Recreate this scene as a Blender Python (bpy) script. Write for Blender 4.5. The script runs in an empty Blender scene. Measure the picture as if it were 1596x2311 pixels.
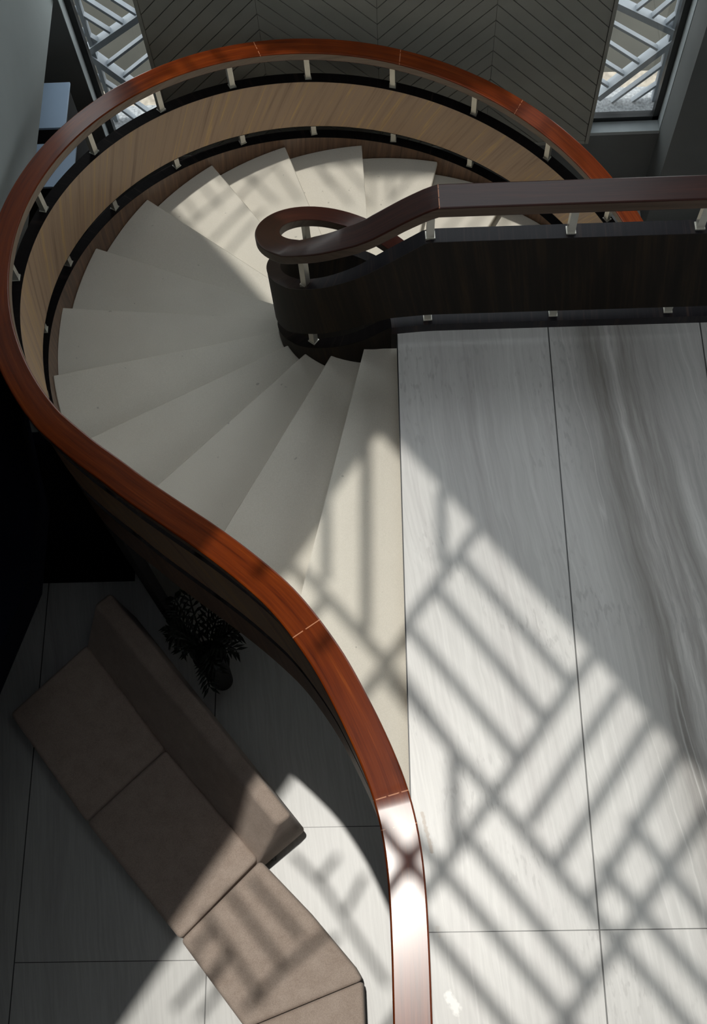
import bpy, bmesh, math, random
from mathutils import Vector, Matrix
random.seed(7)
PI = math.pi
SC = bpy.context.scene
COL = SC.collection
H = 0.1488                    # riser height
FL = -20 * H                  # lower floor level (landing is z = 0)
CX, CY = -0.1159, 0.5874      # centre of the spiral
STEP = 16.35                  # degrees of turn per step
A6 = 174.47
R2 = math.radians

# ------------------------------------------------------------------ materials
def new_mat(name):
    m = bpy.data.materials.new(name); m.use_nodes = True
    nt = m.node_tree
    return m, nt, nt.nodes['Principled BSDF']
def N(nt, t, **kw):
    n = nt.nodes.new(t)
    for k, v in kw.items():
        if k == 'inp':
            for kk, vv in v.items(): n.inputs[kk].default_value = vv
        else: setattr(n, k, v)
    return n
def L(nt, a, b): nt.links.new(a, b)
def ramp(nt, fac, stops):
    r = N(nt, 'ShaderNodeValToRGB')
    cr = r.color_ramp
    while len(cr.elements) < len(stops): cr.elements.new(0.5)
    for e, (p, c) in zip(cr.elements, stops):
        e.position = p; e.color = (*c, 1)
    L(nt, fac, r.inputs[0]); return r.outputs[0]
def bump(nt, b, h, s, d=0.002):
    n = N(nt, 'ShaderNodeBump', inp={'Strength': s, 'Distance': d})
    L(nt, h, n.inputs['Height']); L(nt, n.outputs[0], b.inputs['Normal'])
def mapping(nt, src, scale, rot=(0, 0, 0)):
    m = N(nt, 'ShaderNodeMapping', inp={'Scale': scale, 'Rotation': rot})
    L(nt, src, m.inputs[0]); return m.outputs[0]
def mixc(nt, f, a, b, mode='MIX'):
    m = N(nt, 'ShaderNodeMix', data_type='RGBA', blend_type=mode)
    if isinstance(f, (int, float)): m.inputs[0].default_value = f
    else: L(nt, f, m.inputs[0])
    for i, c in ((6, a), (7, b)):
        if isinstance(c, tuple): m.inputs[i].default_value = (*c, 1)
        else: L(nt, c, m.inputs[i])
    return m.outputs[2]
def math_n(nt, op, a, b=None):
    m = N(nt, 'ShaderNodeMath', operation=op)
    for i, v in ((0, a), (1, b)):
        if v is None: continue
        if isinstance(v, (int, float)): m.inputs[i].default_value = v
        else: L(nt, v, m.inputs[i])
    return m.outputs[0]

def wood(name, stops, scale, rot=0.0, rough=0.3, coat=0.4, coat_rough=0.12, joints=(), spec=0.5):
    m, nt, b = new_mat(name)
    uv = N(nt, 'ShaderNodeUVMap').outputs[0]
    uvr = mapping(nt, uv, (1, 1, 1), (0, 0, rot)); mp = mapping(nt, uvr, scale)
    n1 = N(nt, 'ShaderNodeTexNoise', inp={'Scale': 1.0, 'Detail': 5.0, 'Roughness': 0.6, 'Distortion': 0.15})
    L(nt, mp, n1.inputs['Vector'])
    mp2 = mapping(nt, uvr, tuple(s * 4.3 for s in scale))
    n2 = N(nt, 'ShaderNodeTexNoise', inp={'Scale': 1.0, 'Detail': 3.0, 'Roughness': 0.5})
    L(nt, mp2, n2.inputs['Vector'])
    f = math_n(nt, 'ADD', math_n(nt, 'MULTIPLY', n1.outputs[0], 0.72), math_n(nt, 'MULTIPLY', n2.outputs[0], 0.28))
    c = ramp(nt, f, stops)
    if joints:
        sx = N(nt, 'ShaderNodeSeparateXYZ'); L(nt, uv, sx.inputs[0])
        tot = None
        for j in joints:
            t = math_n(nt, 'LESS_THAN', math_n(nt, 'ABSOLUTE', math_n(nt, 'SUBTRACT', sx.outputs[0], j)), 0.0022)
            tot = t if tot is None else math_n(nt, 'MAXIMUM', tot, t)
        nn = N(nt, 'ShaderNodeTexNoise', inp={'Scale': 40.0}); L(nt, uv, nn.inputs['Vector'])
        tot = math_n(nt, 'MULTIPLY', tot, math_n(nt, 'GREATER_THAN', nn.outputs[0], 0.42))
        c = mixc(nt, tot, c, (0.5, 0.22, 0.12))
    L(nt, c, b.inputs['Base Color'])
    b.inputs['Roughness'].default_value = rough
    b.inputs['Specular IOR Level'].default_value = spec
    b.inputs['Coat Weight'].default_value = coat
    b.inputs['Coat Roughness'].default_value = coat_rough
    bump(nt, b, n2.outputs[0], 0.08)
    return m

def plain(name, col, rough=0.5, metal=0.0, noise=0.06, nscale=8.0, bs=0.05, coat=0.0):
    m, nt, b = new_mat(name)
    tc = N(nt, 'ShaderNodeTexCoord').outputs['Object']
    n = N(nt, 'ShaderNodeTexNoise', inp={'Scale': nscale, 'Detail': 4.0})
    L(nt, tc, n.inputs['Vector'])
    c = ramp(nt, n.outputs[0], [(0.3, tuple(x * (1 - noise) for x in col)), (0.7, tuple(min(1, x * (1 + noise)) for x in col))])
    L(nt, c, b.inputs['Base Color'])
    b.inputs['Roughness'].default_value = rough; b.inputs['Metallic'].default_value = metal
    b.inputs['Coat Weight'].default_value = coat
    if bs: bump(nt, b, n.outputs[0], bs)
    return m

def stone_tread():
    m, nt, b = new_mat('cream limestone')
    tc = N(nt, 'ShaderNodeTexCoord').outputs['Object']
    n = N(nt, 'ShaderNodeTexNoise', inp={'Scale': 2.2, 'Detail': 3.0}); L(nt, tc, n.inputs['Vector'])
    c = ramp(nt, n.outputs[0], [(0.3, (0.64, 0.60, 0.51)), (0.7, (0.70, 0.66, 0.565))])
    g = N(nt, 'ShaderNodeTexNoise', inp={'Scale': 260.0, 'Detail': 2.0}); L(nt, tc, g.inputs['Vector'])
    c = mixc(nt, 0.10, c, ramp(nt, g.outputs[0], [(0.35, (0.3, 0.29, 0.26)), (0.65, (0.95, 0.93, 0.88))]))
    v = N(nt, 'ShaderNodeTexNoise', inp={'Scale': 21.0, 'Detail': 2.0}); L(nt, tc, v.inputs['Vector'])
    spots = ramp(nt, v.outputs[0], [(0.735, (0, 0, 0)), (0.765, (0.55, 0.55, 0.55))])
    c = mixc(nt, spots, c, (0.30, 0.28, 0.24))
    L(nt, c, b.inputs['Base Color']); b.inputs['Roughness'].default_value = 0.62
    bump(nt, b, g.outputs[0], 0.06, 0.001)
    return m

def marble(name, xs, ys, jw, light, mid, dark, vein, dark_x=None, rough=0.35, lean=0.13, stains=(), flecks=1.0):
    """big stone slabs: joints at the given x lines and y lines (own colour), long wavy veins along y"""
    m, nt, b = new_mat(name)
    tc = N(nt, 'ShaderNodeTexCoord').outputs['Object']
    sx = N(nt, 'ShaderNodeSeparateXYZ'); L(nt, tc, sx.inputs[0])
    # veins run nearly along y, leaning and slightly wandering
    w = N(nt, 'ShaderNodeTexNoise', inp={'Scale': 0.55, 'Detail': 1.0}); L(nt, tc, w.inputs['Vector'])
    w2 = N(nt, 'ShaderNodeTexNoise', inp={'Scale': 4.0, 'Detail': 3.0}); L(nt, tc, w2.inputs['Vector'])
    u = math_n(nt, 'ADD', sx.outputs[0], math_n(nt, 'MULTIPLY', sx.outputs[1], lean))
    u = math_n(nt, 'ADD', u, math_n(nt, 'MULTIPLY', w.outputs[0], 0.20))
    u = math_n(nt, 'ADD', u, math_n(nt, 'MULTIPLY', w2.outputs[0], 0.030))
    def streak(su, sv, detail, rough_, seed):
        cv = N(nt, 'ShaderNodeCombineXYZ', inp={'Z': seed})
        L(nt, math_n(nt, 'MULTIPLY', u, su), cv.inputs[0]); L(nt, math_n(nt, 'MULTIPLY', sx.outputs[1], sv), cv.inputs[1])
        n = N(nt, 'ShaderNodeTexNoise', inp={'Scale': 1.0, 'Detail': detail, 'Roughness': rough_}); L(nt, cv.outputs[0], n.inputs['Vector'])
        return n.outputs[0]
    n1 = streak(3.0, 0.14, 8.0, 0.7, 1.7)
    c = ramp(nt, n1, [(0.34, dark), (0.43, mid), (0.50, light), (0.72, light)])
    if dark_x is not None:      # the slab on the right carries a darker, denser band of veins
        near = N(nt, 'ShaderNodeMapRange', inp={'From Min': dark_x - 0.10, 'From Max': dark_x + 0.14}); L(nt, u, near.inputs[0])
        far = N(nt, 'ShaderNodeMapRange', inp={'From Min': dark_x + 0.30, 'From Max': dark_x + 0.60, 'To Min': 1.0, 'To Max': 0.35}); L(nt, u, far.inputs[0])
        n3 = streak(7.0, 0.30, 10.0, 0.74, 4.2)
        dk = ramp(nt, n3, [(0.38, (0.34, 0.32, 0.305)), (0.47, (0.49, 0.47, 0.455)), (0.57, (0.68, 0.66, 0.65)), (0.68, (1, 0.99, 0.98))])
        c = mixc(nt, math_n(nt, 'MULTIPLY', near.outputs[0], far.outputs[0]), c, mixc(nt, 1.0, c, dk, 'MULTIPLY'))
    # thin pale veins
    n2 = streak(4.6, 0.22, 2.0, 0.5, 9.3)
    ln = math_n(nt, 'ABSOLUTE', math_n(nt, 'SUBTRACT', n2, 0.5))
    vn = N(nt, 'ShaderNodeMapRange', inp={'From Min': 0.0, 'From Max': 0.008, 'To Min': 0.4, 'To Max': 0.0}); L(nt, ln, vn.inputs[0])
    c = mixc(nt, vn.outputs[0], c, vein)
    # fine grain along the veins
    n4 = streak(60.0, 2.5, 3.0, 0.6, 2.9)
    c = mixc(nt, 0.22, c, mixc(nt, 1.0, c, ramp(nt, n4, [(0.35, (0.6, 0.6, 0.6)), (0.65, (1.15, 1.15, 1.15))]), 'MULTIPLY'))
    # small dark flecks in patches
    fl = streak(48.0, 13.0, 3.0, 0.5, 6.1)
    fm = N(nt, 'ShaderNodeTexNoise', inp={'Scale': 1.6}); L(nt, tc, fm.inputs['Vector'])
    ff = math_n(nt, 'MULTIPLY', ramp(nt, fl, [(0.55, (0, 0, 0)), (0.64, (0.6, 0.6, 0.6))]), ramp(nt, fm.outputs[0], [(0.52, (0, 0, 0)), (0.62, (1, 1, 1))]))
    c = mixc(nt, math_n(nt, 'MULTIPLY', ff, flecks), c, tuple(x * 0.6 for x in dark))
    tot = None
    for ax, vals in ((0, xs), (1, ys)):
        for val in vals:
            if isinstance(val, tuple):
                j, lo, hi, k = val
            else:
                j, lo, hi, k = val, -99, 99, 1.0
            t = math_n(nt, 'LESS_THAN', math_n(nt, 'ABSOLUTE', math_n(nt, 'SUBTRACT', sx.outputs[ax], j)), jw * k)
            if lo > -90 or hi < 90:
                o = sx.outputs[1 - ax]
                t = math_n(nt, 'MULTIPLY', t, math_n(nt, 'MULTIPLY', math_n(nt, 'GREATER_THAN', o, lo), math_n(nt, 'LESS_THAN', o, hi)))
            tot = t if tot is None else math_n(nt, 'MAXIMUM', tot, t)
    for (x0, y0, x1, y1, wd, col_, amt) in stains:      # old stains and chips on the stone
        dx, dy = x1 - x0, y1 - y0; ll = dx * dx + dy * dy
        px, py = math_n(nt, 'SUBTRACT', sx.outputs[0], x0), math_n(nt, 'SUBTRACT', sx.outputs[1], y0)
        tt = math_n(nt, 'DIVIDE', math_n(nt, 'ADD', math_n(nt, 'MULTIPLY', px, dx), math_n(nt, 'MULTIPLY', py, dy)), ll)
        tt = math_n(nt, 'MINIMUM', math_n(nt, 'MAXIMUM', tt, 0.0), 1.0)
        ex, ey = math_n(nt, 'SUBTRACT', px, math_n(nt, 'MULTIPLY', tt, dx)), math_n(nt, 'SUBTRACT', py, math_n(nt, 'MULTIPLY', tt, dy))
        dd = math_n(nt, 'SQRT', math_n(nt, 'ADD', math_n(nt, 'MULTIPLY', ex, ex), math_n(nt, 'MULTIPLY', ey, ey)))
        sn = N(nt, 'ShaderNodeTexNoise', inp={'Scale': 38.0, 'Detail': 4.0}); L(nt, tc, sn.inputs['Vector'])
        dd = math_n(nt, 'ADD', dd, math_n(nt, 'MULTIPLY', math_n(nt, 'SUBTRACT', sn.outputs[0], 0.5), wd * 2.4))
        mk = N(nt, 'ShaderNodeMapRange', inp={'From Min': wd * 0.4, 'From Max': wd, 'To Min': amt, 'To Max': 0.0}); L(nt, dd, mk.inputs[0])
        c = mixc(nt, mk.outputs[0], c, col_)
    c = mixc(nt, tot, c, (0.07, 0.07, 0.065))
    L(nt, c, b.inputs['Base Color']); b.inputs['Roughness'].default_value = rough
    bump(nt, b, n1, 0.02)
    return m

def fabric():
    m, nt, b = new_mat('taupe woven fabric')
    tc = N(nt, 'ShaderNodeTexCoord').outputs['Object']
    n = N(nt, 'ShaderNodeTexNoise', inp={'Scale': 9.0, 'Detail': 6.0, 'Roughness': 0.7}); L(nt, tc, n.inputs['Vector'])
    c = ramp(nt, n.outputs[0], [(0.3, (0.43, 0.335, 0.275)), (0.7, (0.57, 0.465, 0.395))])
    g = N(nt, 'ShaderNodeTexNoise', inp={'Scale': 190.0, 'Detail': 2.0}); L(nt, tc, g.inputs['Vector'])
    c = mixc(nt, 0.25, c, ramp(nt, g.outputs[0], [(0.35, (0.16, 0.125, 0.10)), (0.65, (0.58, 0.48, 0.40))]))
    L(nt, c, b.inputs['Base Color']); b.inputs['Roughness'].default_value = 0.95
    b.inputs['Sheen Weight'].default_value = 0.15
    bump(nt, b, g.outputs[0], 0.25, 0.002)
    return m

def glass():
    m, nt, b = new_mat('window glass')
    out = nt.nodes['Material Output']
    tr = N(nt, 'ShaderNodeBsdfTransparent', inp={'Color': (0.93, 0.95, 0.95, 1)})
    gl = N(nt, 'ShaderNodeBsdfGlossy', inp={'Roughness': 0.02})
    fr = N(nt, 'ShaderNodeFresnel', inp={'IOR': 1.45})
    ge = N(nt, 'ShaderNodeNewGeometry')
    io = N(nt, 'ShaderNodeMapRange', inp={'To Min': 1.45, 'To Max': 1 / 1.45}); L(nt, ge.outputs['Backfacing'], io.inputs[0]); L(nt, io.outputs[0], fr.inputs['IOR'])
    mx = N(nt, 'ShaderNodeMixShader')
    L(nt, fr.outputs[0], mx.inputs[0]); L(nt, tr.outputs[0], mx.inputs[1]); L(nt, gl.outputs[0], mx.inputs[2])
    L(nt, mx.outputs[0], out.inputs['Surface'])
    return m

M = {}
M['tread'] = stone_tread()
M['walnut'] = wood('walnut veneer', [(0.32, (0.19, 0.105, 0.058)), (0.42, (0.38, 0.235, 0.135)), (0.50, (0.44, 0.285, 0.17)), (0.56, (0.45, 0.285, 0.155)), (0.60, (0.58, 0.36, 0.15)), (0.64, (0.45, 0.275, 0.14))], (17, 0.55, 1), R2(-27), 0.42, 0.10, 0.25)
M['brown_stringer'] = wood('reddish walnut veneer', [(0.30, (0.07, 0.034, 0.018)), (0.5, (0.15, 0.078, 0.042)), (0.70, (0.26, 0.135, 0.065))], (30, 1.0, 1), R2(-6), 0.42, 0.15, 0.25)
M['ebony'] = wood('dark ebony veneer', [(0.30, (0.006, 0.0042, 0.0028)), (0.5, (0.013, 0.0092, 0.006)), (0.64, (0.032, 0.02, 0.010))], (16, 0.6, 1), R2(-8), 0.6, 0.0, 0.25, spec=0.16)
M['cap'] = wood('black lacquered wood', [(0.30, (0.006, 0.005, 0.005)), (0.55, (0.011, 0.009, 0.009)), (0.70, (0.035, 0.024, 0.02))], (18, 0.6, 1), 0, 0.65, 0.0, 0.2, spec=0.05)
M['cap_in'] = wood('black lacquered landing cap', [(0.30, (0.008, 0.007, 0.009)), (0.52, (0.014, 0.012, 0.015)), (0.66, (0.05, 0.032, 0.026))], (18, 0.6, 1), 0, 0.36, 0.0, 0.2, spec=0.2)
M['steel'] = plain('satin nickel', (0.62, 0.60, 0.53), 0.38, 0.55, 0.04, 20, 0)
M['wall'] = plain('slate grey paint', (0.16, 0.168, 0.166), 0.75, 0, 0.06, 3, 0.03)
M['wall_light'] = plain('pale grey paint', (0.36, 0.40, 0.40), 0.75, 0, 0.06, 2, 0.03)
M['panel'] = plain('charcoal grooved panel paint', (0.34, 0.335, 0.29), 0.6, 0, 0.05, 6, 0.03)
M['groove'] = plain('groove black', (0.006, 0.006, 0.006), 0.8, 0, 0.05, 6, 0)
M['frame'] = plain('black window frame', (0.012, 0.012, 0.012), 0.4, 0, 0.1, 6, 0)
M['grille'] = plain('grey painted steel', (0.30, 0.33, 0.36), 0.5, 0.0, 0.1, 10, 0.05)
M['sill'] = plain('grey painted sill', (0.42, 0.46, 0.47), 0.6, 0, 0.06, 8, 0.03)
M['concrete'] = plain('stained concrete', (0.34, 0.35, 0.36), 0.9, 0, 0.4, 48, 0.2)
M['gravel'] = plain('beige crazed paving', (0.36, 0.31, 0.25), 0.9, 0, 0.3, 16, 0.3)
M['yard'] = plain('olive grey yard', (0.045, 0.043, 0.034), 0.95, 0, 0.15, 3, 0.1)
M['roof'] = plain('grey ceiling', (0.20, 0.20, 0.20), 0.9, 0, 0.03, 3, 0)
M['navy'] = plain('navy black cladding', (0.003, 0.0035, 0.008), 0.95, 0, 0.1, 5, 0.0)  # near-black colour that swallows bounce light, standing for deep shade
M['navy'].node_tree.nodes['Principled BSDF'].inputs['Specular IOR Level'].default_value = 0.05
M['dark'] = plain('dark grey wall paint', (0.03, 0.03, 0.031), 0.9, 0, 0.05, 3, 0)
M['fabric'] = fabric()
M['sofa_base'] = plain('dark sofa base', (0.02, 0.018, 0.017), 0.8, 0, 0.1, 8, 0)
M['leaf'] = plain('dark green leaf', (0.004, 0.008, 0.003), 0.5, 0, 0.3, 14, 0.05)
M['pot'] = plain('black glazed pot', (0.004, 0.004, 0.004), 0.6, 0, 0.1, 8, 0)
M['soil'] = plain('soil', (0.02, 0.014, 0.01), 0.95, 0, 0.4, 60, 0.3)
M['pale'] = plain('pale blue white laminate', (0.50, 0.66, 0.86), 0.5, 0, 0.03, 4, 0)  # blue of the sky light is mixed into the tops' own colour
M['glass'] = glass()
STAINS = ((0.048, -2.520, 0.084, -2.690, 0.011, (0.34, 0.26, 0.19), 0.75), (0.135, -3.285, 0.165, -3.345, 0.024, (0.88, 0.87, 0.83), 0.8), (0.094, -3.01, 0.104, -3.045, 0.012, (0.40, 0.35, 0.30), 0.5))
M['landing'] = marble('grey veined marble', [0.8, 1.6, 2.4, 3.2], [(-3.029, -99, 99, 0.6)], 0.0035,
                      (0.575, 0.565, 0.54), (0.55, 0.537, 0.515), (0.48, 0.462, 0.445), (0.68, 0.67, 0.64), dark_x=0.97, stains=STAINS, flecks=0.6)
M['floor'] = marble('pale stone floor', [-5.29, -3.99, -2.69, -1.38, -0.08, 1.22, 2.5], [(-3.05, -2.69, -1.38, 0.7), (-2.19, -1.38, -0.08, 0.7)], 0.004,
                    (0.62, 0.62, 0.595), (0.60, 0.60, 0.575), (0.54, 0.535, 0.52), (0.66, 0.65, 0.63), flecks=0.0)

# ------------------------------------------------------------------ helpers
def obj(name, bm, mat, parent=None, smooth=None):
    me = bpy.data.meshes.new(name)
    bmesh.ops.recalc_face_normals(bm, faces=bm.faces[:])
    bm.to_mesh(me); bm.free()
    o = bpy.data.objects.new(name, me); COL.objects.link(o)
    mats = mat if isinstance(mat, (list, tuple)) else [mat]
    for k in mats: me.materials.append(M[k] if isinstance(k, str) else k)
    if smooth is not None:
        for p in me.polygons: p.use_smooth = True
        me.set_sharp_from_angle(angle=R2(smooth))
    if parent is not None: o.parent = parent
    return o
def tag(o, label, cat, group=None):
    o['label'] = label; o['category'] = cat
    if group: o['group'] = group
    return o
def struct(o, label=None):
    o['kind'] = 'structure'
    if label: o['label'] = label
    return o
def empty(name, loc=(0, 0, 0)):
    e = bpy.data.objects.new(name, None); COL.objects.link(e); e.location = loc
    e.empty_display_size = 0.2
    return e
def prism(bm, poly, z0, z1):
    lo = [bm.verts.new((p[0], p[1], z0)) for p in poly]; hi = [bm.verts.new((p[0], p[1], z1)) for p in poly]
    bm.faces.new(lo[::-1]); bm.faces.new(hi)
    n = len(poly)
    for i in range(n): bm.faces.new((lo[i], lo[(i + 1) % n], hi[(i + 1) % n], hi[i]))
def prism_y(bm, poly, y0, y1):
    """polygon in x,z extruded along y"""
    lo = [bm.verts.new((p[0], y0, p[1])) for p in poly]; hi = [bm.verts.new((p[0], y1, p[1])) for p in poly]
    bm.faces.new(lo); bm.faces.new(hi[::-1])
    n = len(poly)
    for i in range(n): bm.faces.new((lo[i], hi[i], hi[(i + 1) % n], lo[(i + 1) % n]))
def box(bm, x0, x1, y0, y1, z0, z1):
    prism(bm, [(x0, y0), (x1, y0), (x1, y1), (x0, y1)], z0, z1)
def bev(bm, w, seg=2, angle=40):
    es = [e for e in bm.edges if len(e.link_faces) == 2 and e.calc_face_angle(0) > R2(angle)]
    bmesh.ops.bevel(bm, geom=es, offset=w, segments=seg, profile=0.5, affect='EDGES', clamp_overlap=True)
def boxobj(name, b, mat, parent=None, w=0):
    bm = bmesh.new(); box(bm, *b)
    bmesh.ops.recalc_face_normals(bm, faces=bm.faces[:])
    if w: bev(bm, w)
    return obj(name, bm, mat, parent)
def clip(poly, n, c):
    """keep n.p <= c"""
    out = []
    for i in range(len(poly)):
        a, b = poly[i], poly[(i + 1) % len(poly)]
        da, db = n[0] * a[0] + n[1] * a[1] - c, n[0] * b[0] + n[1] * b[1] - c
        if da <= 0: out.append(a)
        if (da < 0 < db) or (db < 0 < da):
            t = da / (da - db); out.append((a[0] + t * (b[0] - a[0]), a[1] + t * (b[1] - a[1])))
    return out
def interp(x, xs, ys):
    if x <= xs[0]: return ys[0]
    if x >= xs[-1]: return ys[-1]
    for i in range(len(xs) - 1):
        if x <= xs[i + 1]:
            t = (x - xs[i]) / (xs[i + 1] - xs[i]); return ys[i] + t * (ys[i + 1] - ys[i])
def catmull(pts, step=0.03):
    out = []
    n = len(pts)
    for i in range(n - 1):
        p0 = Vector(pts[max(i - 1, 0)]); p1 = Vector(pts[i]); p2 = Vector(pts[i + 1]); p3 = Vector(pts[min(i + 2, n - 1)])
        k = max(1, int((p2 - p1).length / step))
        for j in range(k):
            t = j / k
            out.append(0.5 * ((2 * p1) + (-p0 + p2) * t + (2 * p0 - 5 * p1 + 4 * p2 - p3) * t * t + (-p0 + 3 * p1 - 3 * p2 + p3) * t ** 3))
    out.append(Vector(pts[-1])); return out
class Path:
    """plan curve with running length and a left-hand normal"""
    def __init__(self, pts):
        self.p = [Vector((q[0], q[1])) for q in pts]
        self.l = [0.0]
        for a, b in zip(self.p, self.p[1:]): self.l.append(self.l[-1] + (b - a).length)
        self.n = []
        for i in range(len(self.p)):
            t = self.p[min(i + 1, len(self.p) - 1)] - self.p[max(i - 1, 0)]; t.normalize()
            self.n.append(Vector((-t.y, t.x)))
    def at(self, s):
        for i in range(len(self.l) - 1):
            if s <= self.l[i + 1]:
                t = (s - self.l[i]) / (self.l[i + 1] - self.l[i])
                return self.p[i].lerp(self.p[i + 1], t), self.n[i].lerp(self.n[i + 1], t).normalized()
        return self.p[-1], self.n[-1]
    def nearest(self, x, y):
        i = min(range(len(self.p)), key=lambda k: (self.p[k] - Vector((x, y))).length)
        return self.l[i]
def sweep(bm, path, prof, i0=0, i1=None, mat_idx=None):
    """prof(i) -> closed list of (side, z); side is measured along the left normal"""
    uvl = bm.loops.layers.uv.verify()
    i1 = len(path.p) - 1 if i1 is None else i1
    rings = []
    for i in range(i0, i1 + 1):
        pr = prof(i)
        rings.append(([bm.verts.new((path.p[i].x + path.n[i].x * a, path.p[i].y + path.n[i].y * a, z)) for a, z in pr], pr, path.l[i]))
    k = len(rings[0][0])
    for (va, pa, la), (vb, pb, lb) in zip(rings, rings[1:]):
        for j in range(k):
            j2 = (j + 1) % k
            f = bm.faces.new((va[j], va[j2], vb[j2], vb[j]))
            if mat_idx: f.material_index = mat_idx(j)
            flat = abs(pa[j2][0] - pa[j][0]) > abs(pa[j2][1] - pa[j][1])
            cs = [(la, pa[j]), (la, pa[j2]), (lb, pb[j2]), (lb, pb[j])]
            for lp, (ll, q) in zip(f.loops, cs):
                lp[uvl].uv = (ll, q[0] + 5.0) if flat else (ll, q[1])
    bm.faces.new(rings[0][0][::-1]); bm.faces.new(rings[-1][0])
def nudged(path, i):
    q = Path(path.p); t = (path.p[i + 1] - path.p[i]).normalized(); q.p[i] = path.p[i] + t * 0.004; return q
def rect_prof(a0, a1, z0, z1, c=0.0):
    if c <= 0: return [(a0, z0), (a1, z0), (a1, z1), (a0, z1)]
    d = c * 0.3
    return [(a0 + c, z0), (a1 - c, z0), (a1 - d, z0 + d), (a1, z0 + c), (a1, z1 - c), (a1 - d, z1 - d), (a1 - c, z1), (a0 + c, z1), (a0 + d, z1 - d), (a0, z1 - c), (a0, z0 + c), (a0 + d, z0 + d)]

# ------------------------------------------------------------------ the two railings' plan curves
def step_of(az): return 6 - (az - A6) / STEP
def stair_off(az): t = (az - 110) / 100; return 0.945 + 0.055 * t - 0.04 * t * t
def z_stair(az): return stair_off(az) - H * step_of(az)

# outer: from the foot of the stair (az -50) round to the west, S-bend, then straight along the landing edge
AZS, AZE = -52.0, 220.0
circ = []
a = AZS
while a < AZE - 0.5:
    circ.append((CX + 2.04 * math.cos(R2(a)), CY + 2.04 * math.sin(R2(a)))); a += 1.5
ctrl = [(CX + 2.04 * math.cos(R2(t)), CY + 2.04 * math.sin(R2(t))) for t in (217, AZE)] + [(-1.490, -0.908), (-1.350, -1.030), (-1.207, -1.157), (-1.050, -1.286), (-0.836, -1.460), (-0.646, -1.632), (-0.492, -1.797), (-0.334, -2.030), (-0.222, -2.250), (-0.136, -2.450), (-0.082, -2.610), (-0.050, -2.760), (-0.034, -2.920), (-0.028, -3.120), (-0.027, -3.300), (-0.027, -3.48)]
sc = catmull(ctrl, 0.035) + [Vector((-0.027, -3.48 - 0.1 * j)) for j in range(1, 29)]
k0 = next(i for i, p in enumerate(sc) if (p - Vector(ctrl[1])).length < 1e-4)
OUT = Path([Vector(p) for p in circ] + sc[k0:])
nC = len(circ)
lE = OUT.l[nC]; lB = OUT.nearest(-0.085, -2.60)
def out_z(i):
    """rail top height along the outer railing"""
    if i < nC: return z_stair(AZS + 1.5 * i)
    l = OUT.l[i]; z0 = z_stair(AZE)
    if l >= lB: return 1.09
    return z0 + (1.09 - z0) * (l - lE) / (lB - lE)
def out_mix(i): return max(0.0, min(1.0, (OUT.l[i] - lE - 0.4) / (lB - lE - 0.4))) if i > nC else 0.0
OZ = [out_z(i) for i in range(len(OUT.p))]
def o_ptop(i): return OZ[i] - 0.295
def o_pbot(i): return OZ[i] - (0.745 + 0.19 * out_mix(i))
def o_str(i): return OZ[i] - (0.868 + 0.16 * out_mix(i))

# inner: the little circle, then straight along the landing's north edge
IR = 0.575
ic = []
a = -28.0
while a < 262: ic.append((CX + IR * math.cos(R2(a)), CY + IR * math.sin(R2(a)))); a += 4
ctrl = [ic[-2], ic[-1], (CX - 0.02, CY - IR + 0.001), (0.03, 0.025), (0.16, 0.033), (0.29, 0.034), (0.42, 0.034)]
sc = catmull(ctrl, 0.03) + [Vector((0.42 + 0.1 * j, 0.034)) for j in range(1, 41)]
INN = Path([Vector(p) for p in ic[:-1]] + sc[next(i for i, p in enumerate(sc) if (p - Vector(ctrl[1])).length < 1e-4):])
l270 = INN.nearest(CX, CY - IR)
ILN = len(INN.p)
def iaz(i):
    p = INN.p[i]; return math.degrees(math.atan2(p.y - CY, p.x - CX))
def in_tab(i, xs, ys, drop):
    """table of heights by running length (outer face); below the table follow the pitch of the stair"""
    l = (INN.l[i] - l270) * (0.61 / IR if INN.l[i] < l270 else 1.0)
    if l < xs[0]:
        az = iaz_u[i]; az0 = 270 + math.degrees(xs[0] / 0.61)
        return ys[0] + (z_stair(az) - z_stair(az0))
    return interp(l, xs, ys)
iaz_u = [-28.0 + 4 * i if i < len(ic) - 1 else 270.0 for i in range(ILN)]
I_RT = [in_tab(i, [-.53, -.36, -.17, 0, .15, .25, .30], [.490, .650, .800, .910, 1.015, 1.075, 1.096], 0) for i in range(ILN)]
I_PT = [in_tab(i, [-.58, -.38, -.19, -.015, .15, .25], [.125, .300, .462, .603, .725, .800], 0) for i in range(ILN)]
I_PB = [in_tab(i, [-.64, -.43, -.215, -.06, .06], [-.405, -.190, .002, .118, .160], 0) for i in range(ILN)]
I_ST = [in_tab(i, [-.58, -.44, -.29, -.155, .06], [-.470, -.350, -.218, -.112, .066], 0) for i in range(ILN)]

# ------------------------------------------------------------------ staircase
stair = tag(empty('spiral_staircase', (CX, CY, FL)), 'curving staircase of cream stone winder treads descending clockwise from the landing', 'staircase')
NL = {0: ((0, -.02), (0, -2.4)), 1: ((-0.183, -0.016), (-0.52, -1.413)), 2: ((-0.377, 0.028), (-0.933, -0.984)), 3: ((-0.547, 0.122), (-1.333, -0.652)), 4: ((-0.67, 0.273), (-1.742, -0.267))}
for k in range(5, 21):
    e = R2(A6 - (k - 6) * STEP); NL[k] = ((CX + .6 * math.cos(e), CY + .6 * math.sin(e)), (CX + 2 * math.cos(e), CY + 2 * math.sin(e)))
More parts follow.
